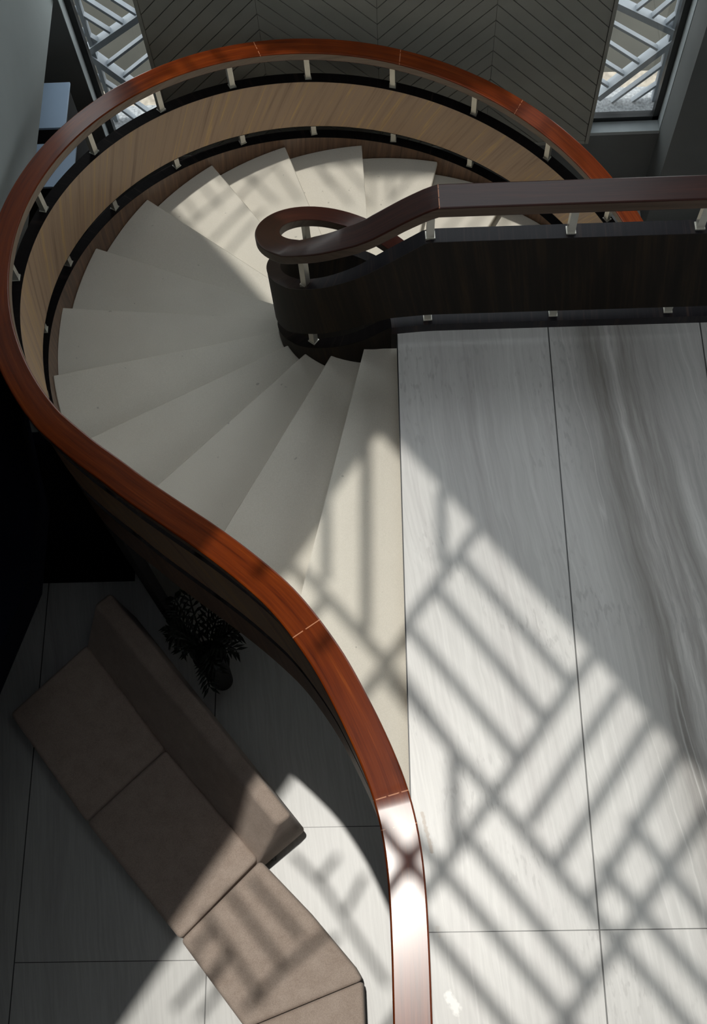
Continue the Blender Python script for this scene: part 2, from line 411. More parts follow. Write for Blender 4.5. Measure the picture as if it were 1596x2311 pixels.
# outer edge of the treads (inner face of the outer stringer) as a plan polyline
# (the railing's left normal points inwards to the stair on the circle: side +0.035 is the stringer's inner face)
EDGE = [(OUT.p[i] + OUT.n[i] * 0.036) for i in range(len(OUT.p))]
def ray_edge(p, d):
    best = None
    for a, b in zip(EDGE, EDGE[1:]):
        e = b - a; den = d.x * e.y - d.y * e.x
        if abs(den) < 1e-9: continue
        w = a - p; t = (w.x * e.y - w.y * e.x) / den; s = (w.x * d.y - w.y * d.x) / den
        if t > 0.2 and -1e-6 <= s <= 1 + 1e-6 and (best is None or t < best[0]): best = (t, s, EDGE.index(a))
    return best
def nose(k, shift=0.0):
    """inner and outer end of nosing line k; shift moves it back towards the upper side"""
    p = Vector(NL[k][0]); q = Vector(NL[k][1]); d = (q - p).normalized()
    n = Vector((-d.y, d.x))                       # towards the lower step or the upper step
    up = Vector(NL[max(k - 1, 0)][1]) - q
    if n.dot(up) < 0: n = -n
    if k == 0: n = Vector((1, 0)); shift = min(shift, 0.004)
    p = p + n * shift; q = q + n * shift
    # inner end: on the small circle of radius 0.608
    c = Vector((CX, CY)); w = p - c; b = w.dot(d); cc = w.dot(w) - 0.608 ** 2; disc = b * b - cc
    t = -b + math.sqrt(disc) if disc > 0 else 0
    pin = p + d * t
    if k == 0: pin = Vector((0 + shift, -0.02))
    h = ray_edge(pin, d)
    return pin, pin + d * h[0], h[0], h[2]
def tread_poly(k):
    a_in, a_out, ta, ia = nose(k - 1, -0.0 + 0.035)  # back edge, tucked under the step above
    b_in, b_out, tb, ib = nose(k, -0.0)
    pts = [b_in, b_out]
    lo, hi = (ib, ia) if ib < ia else (ia, ib)
    mid = [EDGE[i] for i in range(lo + 1, hi + 1)]
    if ib > ia: mid = mid[::-1]
    pts += mid + [a_out, a_in]
    # inner arc
    if k > 1:
        aa = math.atan2(a_in.y - CY, a_in.x - CX); bb = math.atan2(b_in.y - CY, b_in.x - CX)
        dlt = (bb - aa + PI) % (2 * PI) - PI
        for j in range(1, 6):
            e = aa + dlt * j / 6; pts.append(Vector((CX + .608 * math.cos(e), CY + .608 * math.sin(e))))
    return pts, (b_in, b_out)
def inset_nose(k, back): return nose(k, back)[:2]
for k in range(1, 20):
    poly, (bi, bo) = tread_poly(k)
    z = -k * H
    bm = bmesh.new(); prism(bm, [(p.x, p.y) for p in poly], z - 0.04, z)
    bmesh.ops.recalc_face_normals(bm, faces=bm.faces[:]); bev(bm, 0.006, 1, 50)
    t = obj('tread', bm, 'tread', stair); t.matrix_parent_inverse = Matrix.Translation((-CX, -CY, -FL))
    # riser below the nosing
    p, q = inset_nose(k, 0.025); p2, q2 = inset_nose(k, 0.045)
    bm = bmesh.new(); prism(bm, [(p.x, p.y), (q.x, q.y), (q2.x, q2.y), (p2.x, p2.y)], z - H, z - 0.04)
    r = obj('riser', bm, 'tread', stair); r.matrix_parent_inverse = Matrix.Translation((-CX, -CY, -FL))
# riser under the landing edge
bm = bmesh.new(); box(bm, 0.02, 0.04, -2.50, -0.02, -H, -0.03)
r = obj('riser', bm, 'tread', stair); r.matrix_parent_inverse = Matrix.Translation((-CX, -CY, -FL))
TI = Matrix.Translation((-CX, -CY, -FL))
iLand = next(i for i in range(len(OUT.p)) if OUT.l[i] >= lB)
bm = bmesh.new(); sweep(bm, OUT, lambda i: rect_prof(-0.035, 0.035, max(FL, o_str(i) - 0.46), o_str(i) - 0.004), 0, iLand)
s = obj('outer_stringer', bm, 'brown_stringer', stair, 40); s.matrix_parent_inverse = TI
bm = bmesh.new(); sweep(bm, OUT, lambda i: rect_prof(-0.036, 0.036, o_str(i) - 0.004, o_str(i)), 0, iLand)
c = obj('stringer_cap', bm, 'cap', s, 40)
iK = next(i for i in range(ILN) if INN.l[i] - l270 > 0.06)
bm = bmesh.new(); sweep(bm, INN, lambda i: rect_prof(-0.035, 0.035, max(FL, I_ST[i] - 0.62), I_ST[i] - 0.004), 0, iK)
s2 = obj('inner_stringer', bm, 'ebony', stair, 40); s2.matrix_parent_inverse = TI
bm = bmesh.new(); sweep(bm, INN, lambda i: rect_prof(-0.036, 0.036, I_ST[i] - 0.004, I_ST[i]), 0, iK)
c2 = obj('stringer_cap', bm, 'cap', s2, 40)

# ------------------------------------------------------------------ railings
def jl(path, x, y): return path.nearest(x, y)
def azl(az): return OUT.nearest(CX + 2.04 * math.cos(R2(az)), CY + 2.04 * math.sin(R2(az)))
MAHOG = [(0.28, (0.045, 0.007, 0.0015)), (0.46, (0.125, 0.0195, 0.002)), (0.58, (0.165, 0.029, 0.003)), (0.72, (0.27, 0.062, 0.007))]
M['rail_out'] = wood('mahogany handrail lacquer', MAHOG, (1.3, 34, 1), 0, 0.30, 0.34, 0.19, spec=0.22, joints=(azl(84.8), azl(111.5), azl(60), jl(OUT, -0.40, -1.92), lB - 0.005, lB + 0.11))
M['rail_side'] = wood('brown handrail side lacquer', [(0.28, (0.13, 0.085, 0.055)), (0.5, (0.21, 0.148, 0.102)), (0.72, (0.27, 0.19, 0.13))], (1.3, 34, 1), 0, 0.4, 0.1, 0.2, spec=0.3)  # tan tone stands for light reflected off the treads onto the sides
M['rail_side_in'] = wood('dark brown handrail side lacquer', [(0.28, (0.045, 0.027, 0.018)), (0.5, (0.085, 0.056, 0.038)), (0.72, (0.12, 0.08, 0.055))], (1.3, 34, 1), 0, 0.45, 0.0, 0.2, spec=0.2)  # darker side tone, standing for the landing rail's shaded face
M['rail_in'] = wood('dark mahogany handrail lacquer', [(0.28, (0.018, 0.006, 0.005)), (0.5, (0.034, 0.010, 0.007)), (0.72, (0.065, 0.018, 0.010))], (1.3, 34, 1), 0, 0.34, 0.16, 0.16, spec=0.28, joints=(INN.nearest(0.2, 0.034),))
def post_obj(path, i, zs, zpb, zpt, zr, parent, ti):
    bm = bmesh.new(); c, n = path.p[i], path.n[i]; tt = Vector((-n.y, n.x)); prev = None
    for z, w in ((zs + 0.0085, .023), (zs + .015, .023), (zs + .015, .018), (zpt - .02, .018), (zpt - .02, .023), (zpt + .008, .023), (zpt + .008, .018), (zr + .02, .018)):
        ring = [bm.verts.new((*(c + n * u * w * 0.95 + tt * v * w), z)) for u, v in ((-1, -1), (1, -1), (1, 1), (-1, 1))]
        if prev is None: bm.faces.new(ring[::-1])
        else:
            for j in range(4): bm.faces.new((prev[j], prev[(j + 1) % 4], ring[(j + 1) % 4], ring[j]))
        prev = ring
    bm.faces.new(prev)
    o = obj('post', bm, 'steel', parent); o.matrix_parent_inverse = ti
    return o
org = tag(empty('stair_railing', (CX - 2.04, CY, FL)), 'sweeping outer stair railing with sunlit red mahogany handrail over a floating walnut panel', 'railing')
TO = Matrix.Translation((-(CX - 2.04), -CY, -FL))
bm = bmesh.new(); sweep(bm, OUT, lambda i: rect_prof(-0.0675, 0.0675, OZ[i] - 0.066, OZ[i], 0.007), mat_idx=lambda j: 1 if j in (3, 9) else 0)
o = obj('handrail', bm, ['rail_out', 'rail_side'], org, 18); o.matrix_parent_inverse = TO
bm = bmesh.new(); sweep(bm, OUT, lambda i: rect_prof(-0.038, 0.038, o_pbot(i), o_ptop(i) - 0.004))
pn = obj('infill_panel', bm, 'walnut', org, 40); pn.matrix_parent_inverse = TO
bm = bmesh.new(); sweep(bm, OUT, lambda i: rect_prof(-0.039, 0.039, o_ptop(i) - 0.004, o_ptop(i)))
obj('panel_cap', bm, 'cap', pn, 40)
bm = bmesh.new(); sweep(bm, OUT, lambda i: rect_prof(-0.039, 0.039, o_pbot(i) - 0.003, o_pbot(i)))
obj('panel_base_trim', bm, 'cap', pn, 40)
bm = bmesh.new(); sweep(bm, nudged(OUT, iLand), lambda i: rect_prof(-0.04, 0.04, 0.0, o_str(i)), iLand)
kb = obj('kerb', bm, 'cap', org, 40); kb.matrix_parent_inverse = TO
posts_l = [azl(A) for A in (-29, -12.6, 3.6, 19.8, 36.1, 53.0, 69.4, 85.3, 101.8, 118.1, 133.1, 149.2, 165.3, 181.4, 197.7, 213.9)]
l = posts_l[-1] + 0.6
while l < OUT.l[-1] - .1: posts_l.append(l); l += 0.62
for l in posts_l:
    i = min(range(len(OUT.p)), key=lambda k: abs(OUT.l[k] - l))
    post_obj(OUT, i, o_str(i), o_pbot(i), o_ptop(i), OZ[i] - 0.066, org, TO)

irg = tag(empty('landing_railing', (1.5, 0.034, 0)), 'dark landing railing whose handrail curls into a tight loop above the inner treads', 'railing')
TI2 = Matrix.Translation((-1.5, -0.034, 0))
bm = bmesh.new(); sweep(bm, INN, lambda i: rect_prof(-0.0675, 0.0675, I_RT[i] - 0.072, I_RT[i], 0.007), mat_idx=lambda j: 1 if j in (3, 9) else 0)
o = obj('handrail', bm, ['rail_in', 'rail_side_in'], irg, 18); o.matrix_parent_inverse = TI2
bm = bmesh.new(); sweep(bm, INN, lambda i: rect_prof(-0.038, 0.038, I_PB[i], I_PT[i] - 0.004))
pn = obj('infill_panel', bm, 'ebony', irg, 40); pn.matrix_parent_inverse = TI2
bm = bmesh.new(); sweep(bm, INN, lambda i: rect_prof(-0.039, 0.039, I_PT[i] - 0.004, I_PT[i]))
obj('panel_cap', bm, 'cap_in', pn, 40)
bm = bmesh.new(); sweep(bm, nudged(INN, iK), lambda i: rect_prof(-0.040, 0.04, 0.0, I_ST[i]), iK)
kb = obj('kerb', bm, 'cap_in', irg, 40); kb.matrix_parent_inverse = TI2
for q in [INN.nearest(CX + IR * math.cos(R2(t)), CY + IR * math.sin(R2(t))) for t in (10, 55, 137, 233)] + [INN.nearest(x, 0.034) for x in (0.150, 0.785, 1.445, 2.09, 2.73, 3.37)]:
    i = INN.l.index(q)
    post_obj(INN, i, I_ST[i] + (0.019 if INN.l[i] < l270 + 0.05 else 0), I_PB[i], I_PT[i], I_RT[i] - 0.072, irg, TI2)

# ------------------------------------------------------------------ floors
bm = bmesh.new(); prism(bm, [(0, -0.045), (0, -2.52), (-0.06, -2.66), (-0.06, -7), (5, -7), (5, 0.07), (0.0, 0.07)], -0.03, 0)
struct(obj('landing_floor', bm, 'landing'), 'grey veined marble landing in large slabs')
bm = bmesh.new(); prism(bm, [(0.04, 0.06), (0.04, -2.52), (-0.04, -2.66), (-0.04, -7), (5, -7), (5, 0.06)], -0.32, -0.03)
struct(obj('landing_slab', bm, 'dark'))
bm = bmesh.new(); box(bm, -6, 5, -7, 3.12, FL - 0.1, FL)
_f = struct(obj('floor', bm, 'floor'), 'pale stone floor of the lower storey')

bm = bmesh.new(); box(bm, -0.006, 0.0, -2.5, -0.045, -0.03, 0.0005)  # thin dark strip in place of the groove at the landing's nosing
struct(obj('trim_1', bm, 'frame'), 'dark metal strip along the landing edge')

# ------------------------------------------------------------------ walls
YG, YW = 3.12, 3.0
WZ0, WZ1 = -2.085, 2.4
WX = ((-2.235, -1.690), (1.545, 2.13))     # the two window openings
def wallpiece(name, b, mat): return struct(boxobj(name, b, mat))
bm = bmesh.new()
for b in ((-6, WX[0][0], FL, WZ1), (WX[0][0], WX[0][1], FL, WZ0), (WX[0][1], WX[1][0], FL, WZ1), (WX[1][0], WX[1][1], FL, WZ0), (WX[1][1], 5, FL, WZ1), (-6, 5, WZ1, 2.45)):
    box(bm, b[0], b[1], YW, YG + 0.08, b[2], b[3])
box(bm, -6, -2.3, YW, YG + .08, 2.45, 6.5); box(bm, 2.6, 5, YW, YG + .08, 2.45, 6.5)
struct(obj('wall_north', bm, 'wall'))
struct(boxobj('column', (2.13, 2.56, 2.68, YW, FL, 6.5), 'wall'), 'slate grey column beside the right window')
bm = bmesh.new()
for b in ((-7, -3.4, FL, 6.5), (0.6, YW, FL, 6.5), (-3.4, 0.6, FL, 1.0), (-3.4, 0.6, 4.8, 6.5)): box(bm, 4.9, 5.1, b[0], b[1], b[2], b[3])
struct(obj('wall_east', bm, 'wall'))
e = struct(empty('window_4', (5.0, -1.4, 1.0))); T = Matrix.Translation((-5.0, 1.4, -1.0))  # added window out of view, brightens landing and treads from the east
bm = bmesh.new()
for y in (-3.4, -2.05, -0.75, 0.55): box(bm, 4.97, 5.03, y, y + 0.05, 1.0, 4.8)
for z in (1.0, 4.75): box(bm, 4.97, 5.03, -3.4, 0.6, z, z + 0.05)
o = obj('window_frame', bm, 'frame', e); o.matrix_parent_inverse = T
o = boxobj('pane', (4.995, 5.005, -3.35, 0.55, 1.05, 4.75), 'glass', e); o.matrix_parent_inverse = T
struct(boxobj('wall_south', (-6, 5, -7.2, -7, FL, 6.5), 'wall'))
struct(boxobj('wall_left', (-2.9, -2.27, -7, 0.12, -0.555, 6.5), 'navy'), 'dark navy upper wall beyond the stair bend')  # stretch of the west wall blackened to cut bounce light
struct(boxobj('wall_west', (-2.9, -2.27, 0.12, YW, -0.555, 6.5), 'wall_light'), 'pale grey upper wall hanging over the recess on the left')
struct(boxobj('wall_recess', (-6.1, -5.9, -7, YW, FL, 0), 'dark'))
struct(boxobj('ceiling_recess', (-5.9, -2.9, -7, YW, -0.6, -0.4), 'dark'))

iU0 = next(i for i in range(len(OUT.p)) if OUT.l[i] >= azl(95)); iU1 = min(range(len(OUT.p)), key=lambda k: (OUT.p[k] - Vector((-1.60, -0.81))).length)  # added wall below the stringer, stops light coming through under the stair
bm = bmesh.new(); sweep(bm, OUT, lambda i: rect_prof(-0.03, 0.03, FL, max(FL + .02, o_str(i) - 0.462)), iU0, iU1)
struct(obj('wall_understair', bm, 'dark'), 'dark curved wall under the stair')
struct(boxobj('wall_partition', (-5.9, -2.03, -0.34, -0.26, FL, -0.56), 'navy'), 'near-black navy partition in the dark left recess')  # added screen, holds window light back from the lower left
bm = bmesh.new(); prism(bm, [(-5.9, 0.6), (-2.262, 0.6), (-2.215, 0.1), (-1.96, -0.78), (-1.96, -1.25), (-2.26, -2.2), (-5.9, -2.2)], -0.54, -0.3)  # added slab, cuts sky light to the floor and sofa end below
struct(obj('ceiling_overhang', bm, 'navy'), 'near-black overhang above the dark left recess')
# windows
def window(n, x0, x1):
    e = struct(empty('window_%d' % n, (0.5 * (x0 + x1), YG, WZ0)))
    T = Matrix.Translation((-0.5 * (x0 + x1), -YG, -WZ0))
    bm = bmesh.new(); f = 0.05
    for b in ((x0, x0 + f, WZ0, WZ1), (x1 - f, x1, WZ0, WZ1), (x0, x1, WZ0, WZ0 + f), (x0, x1, WZ1 - f, WZ1)):
        box(bm, b[0], b[1], YG - 0.02, YG + 0.04, b[2], b[3])
    o = obj('window_frame', bm, 'frame', e); o.matrix_parent_inverse = T
    o = boxobj('pane', (x0 + f, x1 - f, YG + 0.006, YG + 0.012, WZ0 + f, WZ1 - f), 'glass', e); o.matrix_parent_inverse = T
    o = boxobj('sill', (x0, x1, YW - 0.004, YG - 0.02, WZ0 - 0.03, WZ0 + 0.004), 'sill', e); o.matrix_parent_inverse = T
    bm = bmesh.new(); box(bm, x0 - .001, x0 + 0.004, YW - 0.002, YG - 0.02, WZ0, WZ1); box(bm, x1 - 0.004, x1 + .001, YW - 0.002, YG - 0.02, WZ0, WZ1)
    o = obj('jamb', bm, 'sill', e); o.matrix_parent_inverse = T
    return e
window(1, *WX[0]); window(2, *WX[1])
# clerestory high in the north wall
e = struct(empty('window_3', (0.3, YG, 2.45))); T = Matrix.Translation((-0.3, -YG, -2.45))
bm = bmesh.new()
for b in ((-2.3, -2.25, 2.45, 6.5), (2.55, 2.6, 2.45, 6.5), (-2.3, 2.6, 2.45, 2.50)): box(bm, b[0], b[1], YG - .02, YG + .04, b[2], b[3])
o = obj('window_frame', bm, 'frame', e); o.matrix_parent_inverse = T
o = boxobj('pane', (-2.25, 2.55, YG + .006, YG + .012, 2.5, 6.5), 'glass', e); o.matrix_parent_inverse = T

# chevron wall panel: real planks with gaps over a black backing
PX0, PX1, PZ0, PZ1, PY = -1.715, 1.575, -2.150, 2.4, 2.955
wp = tag(empty('wall_panel', (0.5 * (PX0 + PX1), YW, PZ0)), 'charcoal wall panel grooved in wide chevrons between the two windows', 'wall panel')
TP = Matrix.Translation((-0.5 * (PX0 + PX1), -YW, -PZ0))
o = boxobj('backing', (PX0, PX1, PY + 0.012, YW, PZ0, PZ1), 'groove', wp); o.matrix_parent_inverse = TP
bm = bmesh.new(); cw = (PX1 - PX0) / 4; pitch = 0.142; g = 0.005; fr = 0.03
for ci in range(4):
    xa = PX0 + ci * cw + (fr if ci == 0 else 0.0012); xb = PX0 + (ci + 1) * cw - (fr if ci == 3 else 0.0012)
    sg = 1 if ci % 2 == 0 else -1
    rect = [(xa, PZ0 + fr), (xb, PZ0 + fr), (xb, PZ1), (xa, PZ1)]
    base = PX0 + ci * cw if sg == 1 else PX0 + (ci + 1) * cw     # valley line
    k = -10
    while True:
        zz = PZ0 - 1.0 + k * pitch + 0.05
        if zz > PZ1: break
        # between z = zz + s and z = zz + pitch + s where s = 1.03*|x-base|
        nrm = (-1.03 * sg, 1.0)
        c_hi = zz + pitch - g - 1.03 * sg * base; c_lo = zz + g - 1.03 * sg * base
        pl = clip(rect, nrm, c_hi); pl = clip(pl, (-nrm[0], -nrm[1]), -c_lo) if pl else pl
        if len(pl) >= 3: prism_y(bm, pl, PY, PY + 0.014)
        k += 1
o = obj('chevron_planks', bm, 'panel', wp); o.matrix_parent_inverse = TP
bm = bmesh.new()
for b in ((PX0, PX0 + fr - .004, PZ0, PZ1), (PX1 - fr + .004, PX1, PZ0, PZ1), (PX0 + fr, PX1 - fr, PZ0, PZ0 + fr - .004)): box(bm, b[0], b[1], PY - 0.007, PY + 0.014, b[2], b[3])
o = obj('edge_trim', bm, 'panel', wp); o.matrix_parent_inverse = TP

# ------------------------------------------------------------------ outside the windows
boxobj('ground', (-9, 9, YG + 0.08, 14, FL - 0.35, FL - 0.25), 'yard')
struct(bpy.data.objects['ground'])
struct(boxobj('outer_ledge', (-3.2, 3.2, YG + 0.08, 3.46, FL - 0.25, WZ0 - 0.02), 'concrete'))
struct(boxobj('outer_paving', (-6, 6, 3.46, 4.60, FL - 0.25, FL - 0.2), 'gravel'))
struct(boxobj('outer_canopy', (-3.2, 3.2, YG + 0.08, 3.74, 2.6, 2.75), 'roof'))  # added out of view, shades the ledge up to its sunlit outer strip
YGR = 3.33
def bar(bm, x0, z0, x1, z1, w, d, y=YGR):
    t = Vector((x1 - x0, z1 - z0)).normalized(); n = Vector((-t.y, t.x)) * w / 2
    prism_y(bm, [(x0 + n.x, z0 + n.y), (x1 + n.x, z1 + n.y), (x1 - n.x, z1 - n.y), (x0 - n.x, z0 - n.y)], y - d / 2, y + d / 2)
GR = [[[-2.3, 2.37, -1.68, 1.71, 1], [-2.3, 0.99, -1.68, 1.65, 1], [-2.3, 0.93, -1.68, 0.27, 1], [-2.3, -0.45, -1.68, 0.21, 1], [-2.348, -1.408, -1.752, -0.986, 1], [-2.279, -1.338, -1.958, -1.772, 1], [-2.192, -0.805, -1.916, -1.102, 0], [-2.296, -0.897, -2.025, -1.186, 0], [-2.307, -1.091, -2.151, -1.258, 0], [-1.964, -0.852, -1.774, -1.051, 0], [-2.164, -1.51, -1.703, -1.147, 0], [-2.049, -1.625, -1.697, -1.327, 0], [-2.282, -1.586, -2.099, -1.809, 0], [-2.043, -1.879, -1.833, -2.172, 0], [-2.166, -1.949, -1.929, -2.29, 0], [-2.278, -2.007, -2.069, -2.296, 0], [-2.21, -2.1, -2.21, 2.4, 2]], [[1.52, 2.37, 2.2, 1.71, 1], [1.52, 0.99, 2.2, 1.65, 1], [1.52, 0.93, 2.2, 0.27, 1], [1.52, -0.45, 2.2, 0.21, 1], [1.596, -1.043, 2.172, -1.395, 1], [1.667, -2.042, 2.17, -1.423, 1], [1.62, -1.249, 2.059, -1.561, 0], [1.617, -1.434, 1.953, -1.707, 0], [1.604, -1.622, 1.851, -1.821, 0], [1.628, -1.84, 1.747, -1.941, 0], [1.754, -2.153, 2.149, -1.679, 0], [1.913, -2.155, 2.177, -1.856, 0], [2.064, -2.166, 2.207, -2.003, 0], [1.815, -1.15, 1.902, -1.047, 0], [1.935, -1.239, 2.075, -1.051, 0], [2.046, -1.314, 2.166, -1.142, 0], [2.12, -2.1, 2.12, 2.4, 2]]]
for (x0, x1), (segs), lab in zip(WX, GR, ('grey steel herringbone grille outside the left window', 'grey steel herringbone grille outside the right window')):
    e = tag(empty('window_grille', (0.5 * (x0 + x1), YGR, WZ0 - 0.02)), lab, 'grille', 'herringbone window grilles')
    T = Matrix.Translation((-0.5 * (x0 + x1), -YGR, -(WZ0 - 0.02)))
    for (a, b, c, d, thick) in segs:
        if max(b, d) < WZ0 - .3: continue
        bm = bmesh.new()
        if thick == 1: bar(bm, a, b, c, d, 0.05, 0.09); nm = 'diagonal_bar'
        elif thick == 2: bar(bm, a, b, c, d, 0.03, 0.06); nm = 'upright'
        else: bar(bm, a, b, c, d, 0.02, 0.045); nm = 'slat'
        o = obj(nm, bm, 'grille', e); o.matrix_parent_inverse = T

# ------------------------------------------------------------------ roof with its skylights
SUN = Vector((-0.020, 0.088, 1.0))
ZR = 6.5
sx_, sy_ = SUN.x * ZR, SUN.y * ZR
m_ = (0.79, 0.61); n_ = (-0.819, 0.574)
dom = [(-6.2, -7.3), (5.4, -7.3), (5.4, 2.55), (-6.2, 2.55)]
def neg(v): return (-v[0], -v[1])
CA, CB = -0.025, -0.195
pieces = [clip(clip(dom, m_, CA), neg(n_), -CB),
          clip(clip(clip(dom, neg(m_), 0.403), m_, CA), n_, CB),
          clip(clip(dom, neg(m_), -CA), (0, 1), 0.62)]
pieces.append(clip(clip(clip([(-6.2, -7.3), (5.4, -7.3), (5.4, -3.75), (-6.2, -3.75)], m_, -0.403), n_, CB), m_, 9))
pieces.append([(2.7, 0.62), (5.4, 0.62), (5.4, 2.55), (2.7, 2.55)])
for pc in pieces:
    bm = bmesh.new(); prism(bm, [(p[0] + sx_, p[1] + sy_) for p in pc], ZR, ZR + 0.15)
    struct(obj('ceiling', bm, 'roof'))
# added unseen slab shading the west side, its edge in line with the skylight's
zu = 3.0
cu = CA + zu * (m_[0] * SUN.x + m_[1] * SUN.y) - 0.03
up = clip(clip([(-6, -7), (-1.22, -7), (-1.22, -0.35), (-6, -0.35)], (1, 0), -1.22), neg(n_), -CB - zu * (n_[0] * SUN.x + n_[1] * SUN.y) - 0.03)
up2 = clip([(-6, -0.35), (-0.6, -0.35), (-0.6, 2.9), (-6, 2.9)], m_, cu)
bm = bmesh.new(); prism(bm, up2, zu, zu + 0.3)
struct(obj('ceiling_mezzanine', bm, 'dark'))
bm = bmesh.new(); prism(bm, up, zu, zu + 0.3)
struct(obj('ceiling_mezzanine', bm, 'dark'))
# steel bars across the skylights
def rbar(bm, x0, y0, x1, y1, w=0.058):
    t = Vector((x1 - x0, y1 - y0)).normalized(); n = Vector((-t.y, t.x)) * w / 2
    prism(bm, [(x0 + n.x + sx_, y0 + n.y + sy_), (x1 + n.x + sx_, y1 + n.y + sy_), (x1 - n.x + sx_, y1 - n.y + sy_), (x0 - n.x + sx_, y0 - n.y + sy_)], ZR - 0.04, ZR)
bm = bmesh.new()
for s in [[0.278, -1.294, 0.766, -1.946, 0.056], [0.138, -1.434, 0.638, -2.116, 0.056], [-0.003, -1.626, 0.499, -2.292, 0.056], [-0.639, -1.127, -0.082, -1.794, 0.056], [-0.101, -1.771, 0.202, -2.236, 0.056], [-0.109, -1.845, 1.4, -3.743, 0.056], [0.253, -2.635, 0.753, -3.285, 0.056], [-0.035, -2.567, 0.777, -3.569, 0.056], [-0.122, -2.789, 0.626, -3.709, 0.056], [0.967, -2.556, 1.439, -3.235, 0.056], [0.824, -2.749, 1.419, -3.504, 0.056], [0.42, -1.08, 0.029, -1.595, 0.056], [0.029, -1.595, -0.35, -2.1, 0.056], [0.931, -1.741, 0.047, -2.872, 0.056], [0.078, -2.833, -0.6, -3.7, 0.056], [0.99, -1.97, 0.523, -2.578, 0.056], [1.12, -2.12, 0.632, -2.76, 0.056], [1.25, -2.25, 0.764, -2.925, 0.056], [1.79, -1.968, 0.429, -3.634, 0.056], [-0.183, -0.5, -0.2, -1.611, 0.056], [-0.395, -0.8, -0.398, -1.34, 0.056], [0.195, -0.93, 0.187, -1.329, 0.056], [0.202, -2.236, 0.192, -2.7, 0.056], [-1.102, -2.334, -0.753, -2.716, 0.042], [-1.249, -2.41, -0.864, -2.892, 0.042], [-1.394, -2.541, -0.992, -3.096, 0.042], [-0.542, -2.644, -0.92, -2.936, 0.042], [-0.86, -2.883, -1.122, -3.137, 0.042], [-1.309, -2.636, -1.46, -2.775, 0.042], [-1.189, -2.755, -1.377, -2.981, 0.042], [-0.873, -2.104, -0.618, -2.364, 0.042], [-0.668, -2.302, -0.223, -2.963, 0.042], [-0.549, -2.124, -0.693, -2.296, 0.042], [-0.367, -2.258, -0.499, -2.494, 0.042], [-1.653, -3.095, -1.417, -2.811, 0.042], [-1.487, -3.157, -1.252, -2.865, 0.042], [-0.395, -1.42, -0.62, -1.73, 0.056], [-1.416, 2.238, -1.228, 1.962, 0.022], [-1.537, 2.113, -1.365, 1.859, 0.022], [-1.119, 2.147, -1.466, 1.812, 0.022], [-1.017, 2.015, -1.318, 1.643, 0.022], [-0.974, 1.853, -1.192, 1.553, 0.022], [-1.118, 2.436, -0.85, 2.106, 0.022], [-0.854, 2.489, -1.154, 2.141, 0.022], [-0.877, 2.459, -0.684, 2.12, 0.022], [-0.942, 2.059, -1.132, 1.874, 0.022], [-0.639, 2.67, -0.472, 2.371, 0.022], [-0.581, 2.578, -0.325, 2.192, 0.022], [-0.469, 2.686, -0.219, 2.33, 0.022], [-0.18, 2.704, -0.187, 2.267, 0.022], [-0.036, 2.698, -0.043, 2.381, 0.022], [0.206, 2.671, -0.06, 2.326, 0.022], [0.494, 2.359, 0.329, 2.133, 0.022], [0.696, 2.391, 0.529, 2.164, 0.022], [-1.582, 1.993, -1.387, 2.246, 0.034], [-1.202, 2.172, -1.397, 2.424, 0.034], [-1.024, 2.295, -1.219, 2.548, 0.034], [-0.817, 2.489, -0.622, 2.742, 0.034], [-0.377, 2.548, -0.573, 2.801, 0.034], [-0.09, 2.578, -0.286, 2.831, 0.034], [0.058, 2.578, -0.138, 2.831, 0.034], [0.177, 2.574, 0.372, 2.827, 0.034], [0.528, 2.516, 0.333, 2.769, 0.034], [0.858, 2.394, 0.663, 2.647, 0.034], [0.775, 2.295, 0.97, 2.548, 0.034], [0.939, 2.189, 1.134, 2.442, 0.034], [1.307, 2.084, 1.112, 2.337, 0.034]]: rbar(bm, *s)
struct(obj('skylight_grille', bm, 'grille'), 'steel lattice across the skylights')

# ------------------------------------------------------------------ sofa
sofa = tag(empty('sofa', (-1.5, -2.3, FL)), 'taupe fabric sectional sofa with low sloped backrest on the lower floor', 'sofa')
TS = Matrix.Translation((1.5, 2.3, -FL))
ZS = FL + 0.42
def cushion(name, poly, z0, z1, r=0.03, puff=0.012):
    bm = bmesh.new()
    cx = sum(p[0] for p in poly) / len(poly); cy = sum(p[1] for p in poly) / len(poly)
    prism(bm, [(p[0] + (cx - p[0]) * 0.006, p[1] + (cy - p[1]) * 0.006) for p in poly], z0, z1)
    bmesh.ops.recalc_face_normals(bm, faces=bm.faces[:])
    bev(bm, r, 4, 20)
    o = obj(name, bm, 'fabric', sofa, 40); o.matrix_parent_inverse = TS
    return o
pA = [(-2.757, -1.437), (-2.25, -0.945), (-1.651, -1.705), (-2.163, -2.185)]
pB = [(-2.163, -2.185), (-1.651, -1.705), (-0.995, -2.441), (-1.495, -2.939)]
pC = [(-1.495, -2.939), (-0.985, -2.446), (-0.652, -2.780), (-0.36, -3.115), (-0.313, -3.192), (-1.06, -3.468)]
pD = [(-1.06, -3.468), (-0.313, -3.192), (-0.306, -3.42), (-0.32, -4.05), (-1.10, -4.05)]
for p in (pA, pB, pC, pD): cushion('seat_cushion', p, FL + 0.17, ZS)
bm = bmesh.new()
for p in (pA, pB, pC, pD):
    cx = sum(q[0] for q in p) / len(p); cy = sum(q[1] for q in p) / len(p)
    prism(bm, [(q[0] + (cx - q[0]) * 0.13, q[1] + (cy - q[1]) * 0.13) for q in p], FL, FL + 0.18)
o = obj('base', bm, 'sofa_base', sofa); o.matrix_parent_inverse = TS
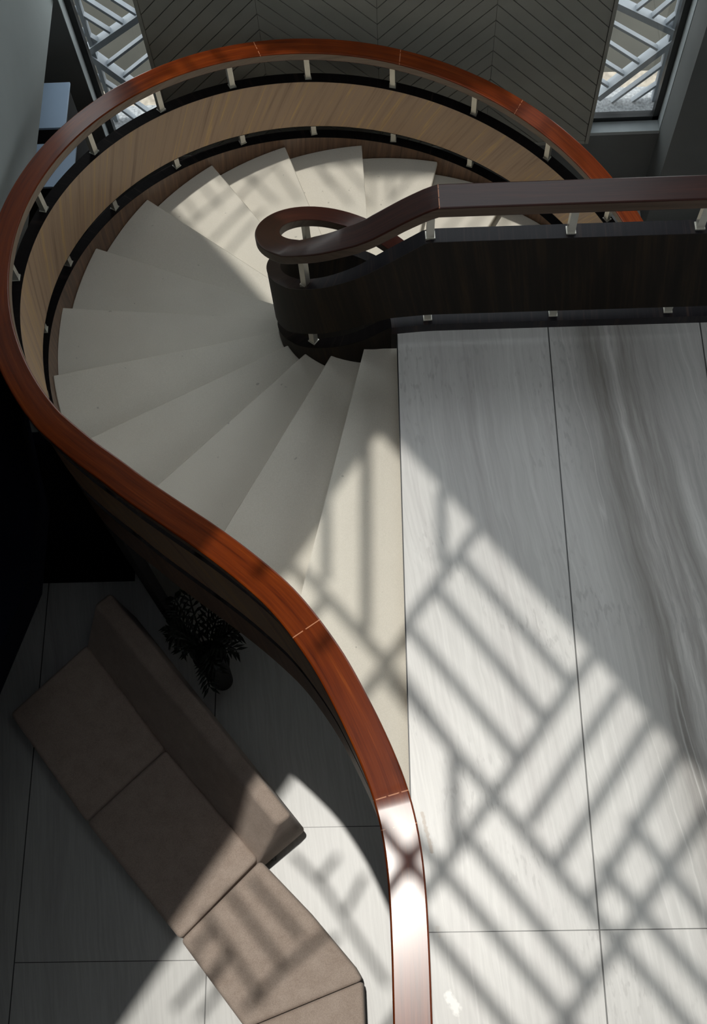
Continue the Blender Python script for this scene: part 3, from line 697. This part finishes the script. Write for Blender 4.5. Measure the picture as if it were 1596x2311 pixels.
# backrest: sloped prism
def lerp(a, b, t): return a + (b - a) * t
zt = FL + 0.80
sec = {'fl': (-2.344, -1.06, FL + 0.16), 'ft': (-2.112, -0.777, zt), 'bt': (-2.010, -0.696, zt), 'bl': (-1.975, -0.665, FL + 0.16)}
sec2 = {'fl': (-1.085, -2.550, FL + 0.16), 'ft': (-0.833, -2.279, zt - .01), 'bt': (-0.746, -2.215, zt - .01), 'bl': (-0.700, -2.235, FL + 0.16)}
bm = bmesh.new()
A = [bm.verts.new(sec[k]) for k in ('fl', 'ft', 'bt', 'bl')]; B = [bm.verts.new(sec2[k]) for k in ('fl', 'ft', 'bt', 'bl')]
bm.faces.new(A); bm.faces.new(B[::-1])
for i in range(4): bm.faces.new((A[i], B[i], B[(i + 1) % 4], A[(i + 1) % 4]))
bmesh.ops.recalc_face_normals(bm, faces=bm.faces[:]); bev(bm, 0.028, 4, 20)
o = obj('backrest', bm, 'fabric', sofa, 40); o.matrix_parent_inverse = TS
for (x, y) in ((-2.1, -0.86), (-0.95, -2.38), (-2.1, -2.05), (-1.45, -2.8), (-0.45, -3.2), (-0.5, -3.9), (-1.0, -3.9)):
    o = boxobj('foot', (x - .03, x + .03, y - .03, y + .03, FL, FL + 0.17), 'sofa_base', sofa); o.matrix_parent_inverse = TS

# ------------------------------------------------------------------ potted palm behind the sofa
palm = tag(empty('potted_palm', (-1.33, -1.13, FL)), 'dark leafy palm in a tall black pot in the shade behind the sofa', 'plant')
bm = bmesh.new()
prof = [(0.0, 0.0), (0.075, 0.0), (0.09, 0.25), (0.10, 0.66), (0.108, 0.70), (0.095, 0.70), (0.09, 0.66), (0.0, 0.66)]
sg = 28; rings = []
for (r, z) in prof:
    rings.append([bm.verts.new((r * math.cos(2 * PI * j / sg), r * math.sin(2 * PI * j / sg), z)) for j in range(sg)] if r > 0 else [bm.verts.new((0, 0, z))])
for a, b in zip(rings, rings[1:]):
    for j in range(sg):
        j2 = (j + 1) % sg
        if len(a) == 1: bm.faces.new((a[0], b[j], b[j2]))
        elif len(b) == 1: bm.faces.new((a[j], b[0], a[j2]))
        else: bm.faces.new((a[j], b[j], b[j2], a[j2]))
obj('pot', bm, 'pot', palm, 35)
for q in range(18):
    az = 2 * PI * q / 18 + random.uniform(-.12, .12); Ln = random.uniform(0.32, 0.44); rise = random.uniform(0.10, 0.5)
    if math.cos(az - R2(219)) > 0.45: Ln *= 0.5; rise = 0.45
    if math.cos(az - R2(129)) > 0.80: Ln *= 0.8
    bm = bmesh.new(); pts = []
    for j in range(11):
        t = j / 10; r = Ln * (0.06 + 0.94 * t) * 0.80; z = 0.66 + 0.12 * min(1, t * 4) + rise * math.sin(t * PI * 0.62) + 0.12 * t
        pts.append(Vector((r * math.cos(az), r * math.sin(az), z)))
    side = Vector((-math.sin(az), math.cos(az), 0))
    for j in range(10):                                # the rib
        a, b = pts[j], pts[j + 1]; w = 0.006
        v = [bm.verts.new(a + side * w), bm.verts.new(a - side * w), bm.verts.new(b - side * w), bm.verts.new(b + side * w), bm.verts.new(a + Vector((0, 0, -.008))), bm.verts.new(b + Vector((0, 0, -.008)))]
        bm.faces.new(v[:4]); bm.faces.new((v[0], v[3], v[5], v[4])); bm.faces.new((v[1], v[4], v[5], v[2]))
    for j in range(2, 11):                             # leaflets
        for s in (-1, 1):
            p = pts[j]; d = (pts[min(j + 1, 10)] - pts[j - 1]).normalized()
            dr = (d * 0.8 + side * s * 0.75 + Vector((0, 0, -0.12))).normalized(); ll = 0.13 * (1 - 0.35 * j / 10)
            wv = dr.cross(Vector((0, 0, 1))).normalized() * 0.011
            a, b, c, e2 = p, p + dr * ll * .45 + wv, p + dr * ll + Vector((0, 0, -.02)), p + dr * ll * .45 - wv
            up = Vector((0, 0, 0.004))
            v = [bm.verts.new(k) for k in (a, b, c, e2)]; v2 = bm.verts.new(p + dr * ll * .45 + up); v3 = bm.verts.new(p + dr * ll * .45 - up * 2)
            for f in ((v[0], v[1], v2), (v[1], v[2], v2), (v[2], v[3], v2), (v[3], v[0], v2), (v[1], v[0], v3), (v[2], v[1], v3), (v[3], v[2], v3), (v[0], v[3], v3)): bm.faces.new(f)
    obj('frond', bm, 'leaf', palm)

# ------------------------------------------------------------------ pale-topped cabinets in the recess
for (x0, x1, y0, y1, lab) in ((-2.9, -2.25, 2.31, 2.71, 'cabinet with pale blue-white top in the left recess, nearer the window wall'),
                              (-2.9, -2.16, 1.81, 2.175, 'cabinet with pale blue-white top in the left recess, beside the stair railing')):
    e = tag(empty('cabinet', (0.5 * (x0 + x1), 0.5 * (y0 + y1), FL)), lab, 'cabinet', 'cabinets in the left recess')
    T = Matrix.Translation((-0.5 * (x0 + x1), -0.5 * (y0 + y1), -FL))
    o = boxobj('body', (x0, x1 - 0.02, y0 + 0.01, y1 - 0.01, FL, -1.02), 'dark', e); o.matrix_parent_inverse = T
    o = boxobj('top', (x0, x1, y0, y1, -1.02, -1.0), 'pale', e, 0.003); o.matrix_parent_inverse = T

# ------------------------------------------------------------------ light
sun = bpy.data.lights.new('sun', 'SUN'); sun.energy = 2.02; sun.angle = R2(0.72); sun.color = (1.0, 0.965, 0.90)
so = bpy.data.objects.new('sun', sun); COL.objects.link(so); so.location = (0, 0, 12)
so.rotation_euler = SUN.to_track_quat('Z', 'Y').to_euler()
w = bpy.data.worlds.new('World'); SC.world = w; w.use_nodes = True
bg = w.node_tree.nodes['Background']; wn = w.node_tree
tcw = N(wn, 'ShaderNodeTexCoord'); sw = N(wn, 'ShaderNodeSeparateXYZ'); L(wn, tcw.outputs['Generated'], sw.inputs[0])
sky = ramp(wn, sw.outputs[2], [(0.0, (1.0, 1.0, 1.0)), (0.25, (0.96, 0.985, 1.0)), (0.75, (0.56, 0.585, 0.61)), (1.0, (0.51, 0.535, 0.56))])
L(wn, sky, bg.inputs[0]); bg.inputs[1].default_value = 3.45

# ------------------------------------------------------------------ camera
cam = bpy.data.cameras.new('camera'); co = bpy.data.objects.new('camera', cam); COL.objects.link(co)
co.location = (-0.0506, -3.2776, 5.4603); co.rotation_euler = (0.38859, 0.04058, -0.01141)
cam.sensor_fit = 'VERTICAL'; cam.sensor_height = 36; cam.lens = 2658.14 * 36 / 2311; cam.clip_start = 0.05
SC.camera = co
SC.view_settings.view_transform = 'Standard'; SC.view_settings.look = 'None'; SC.view_settings.gamma = 1
SC.view_settings.exposure = 0.0
SC.view_settings.use_curve_mapping = False
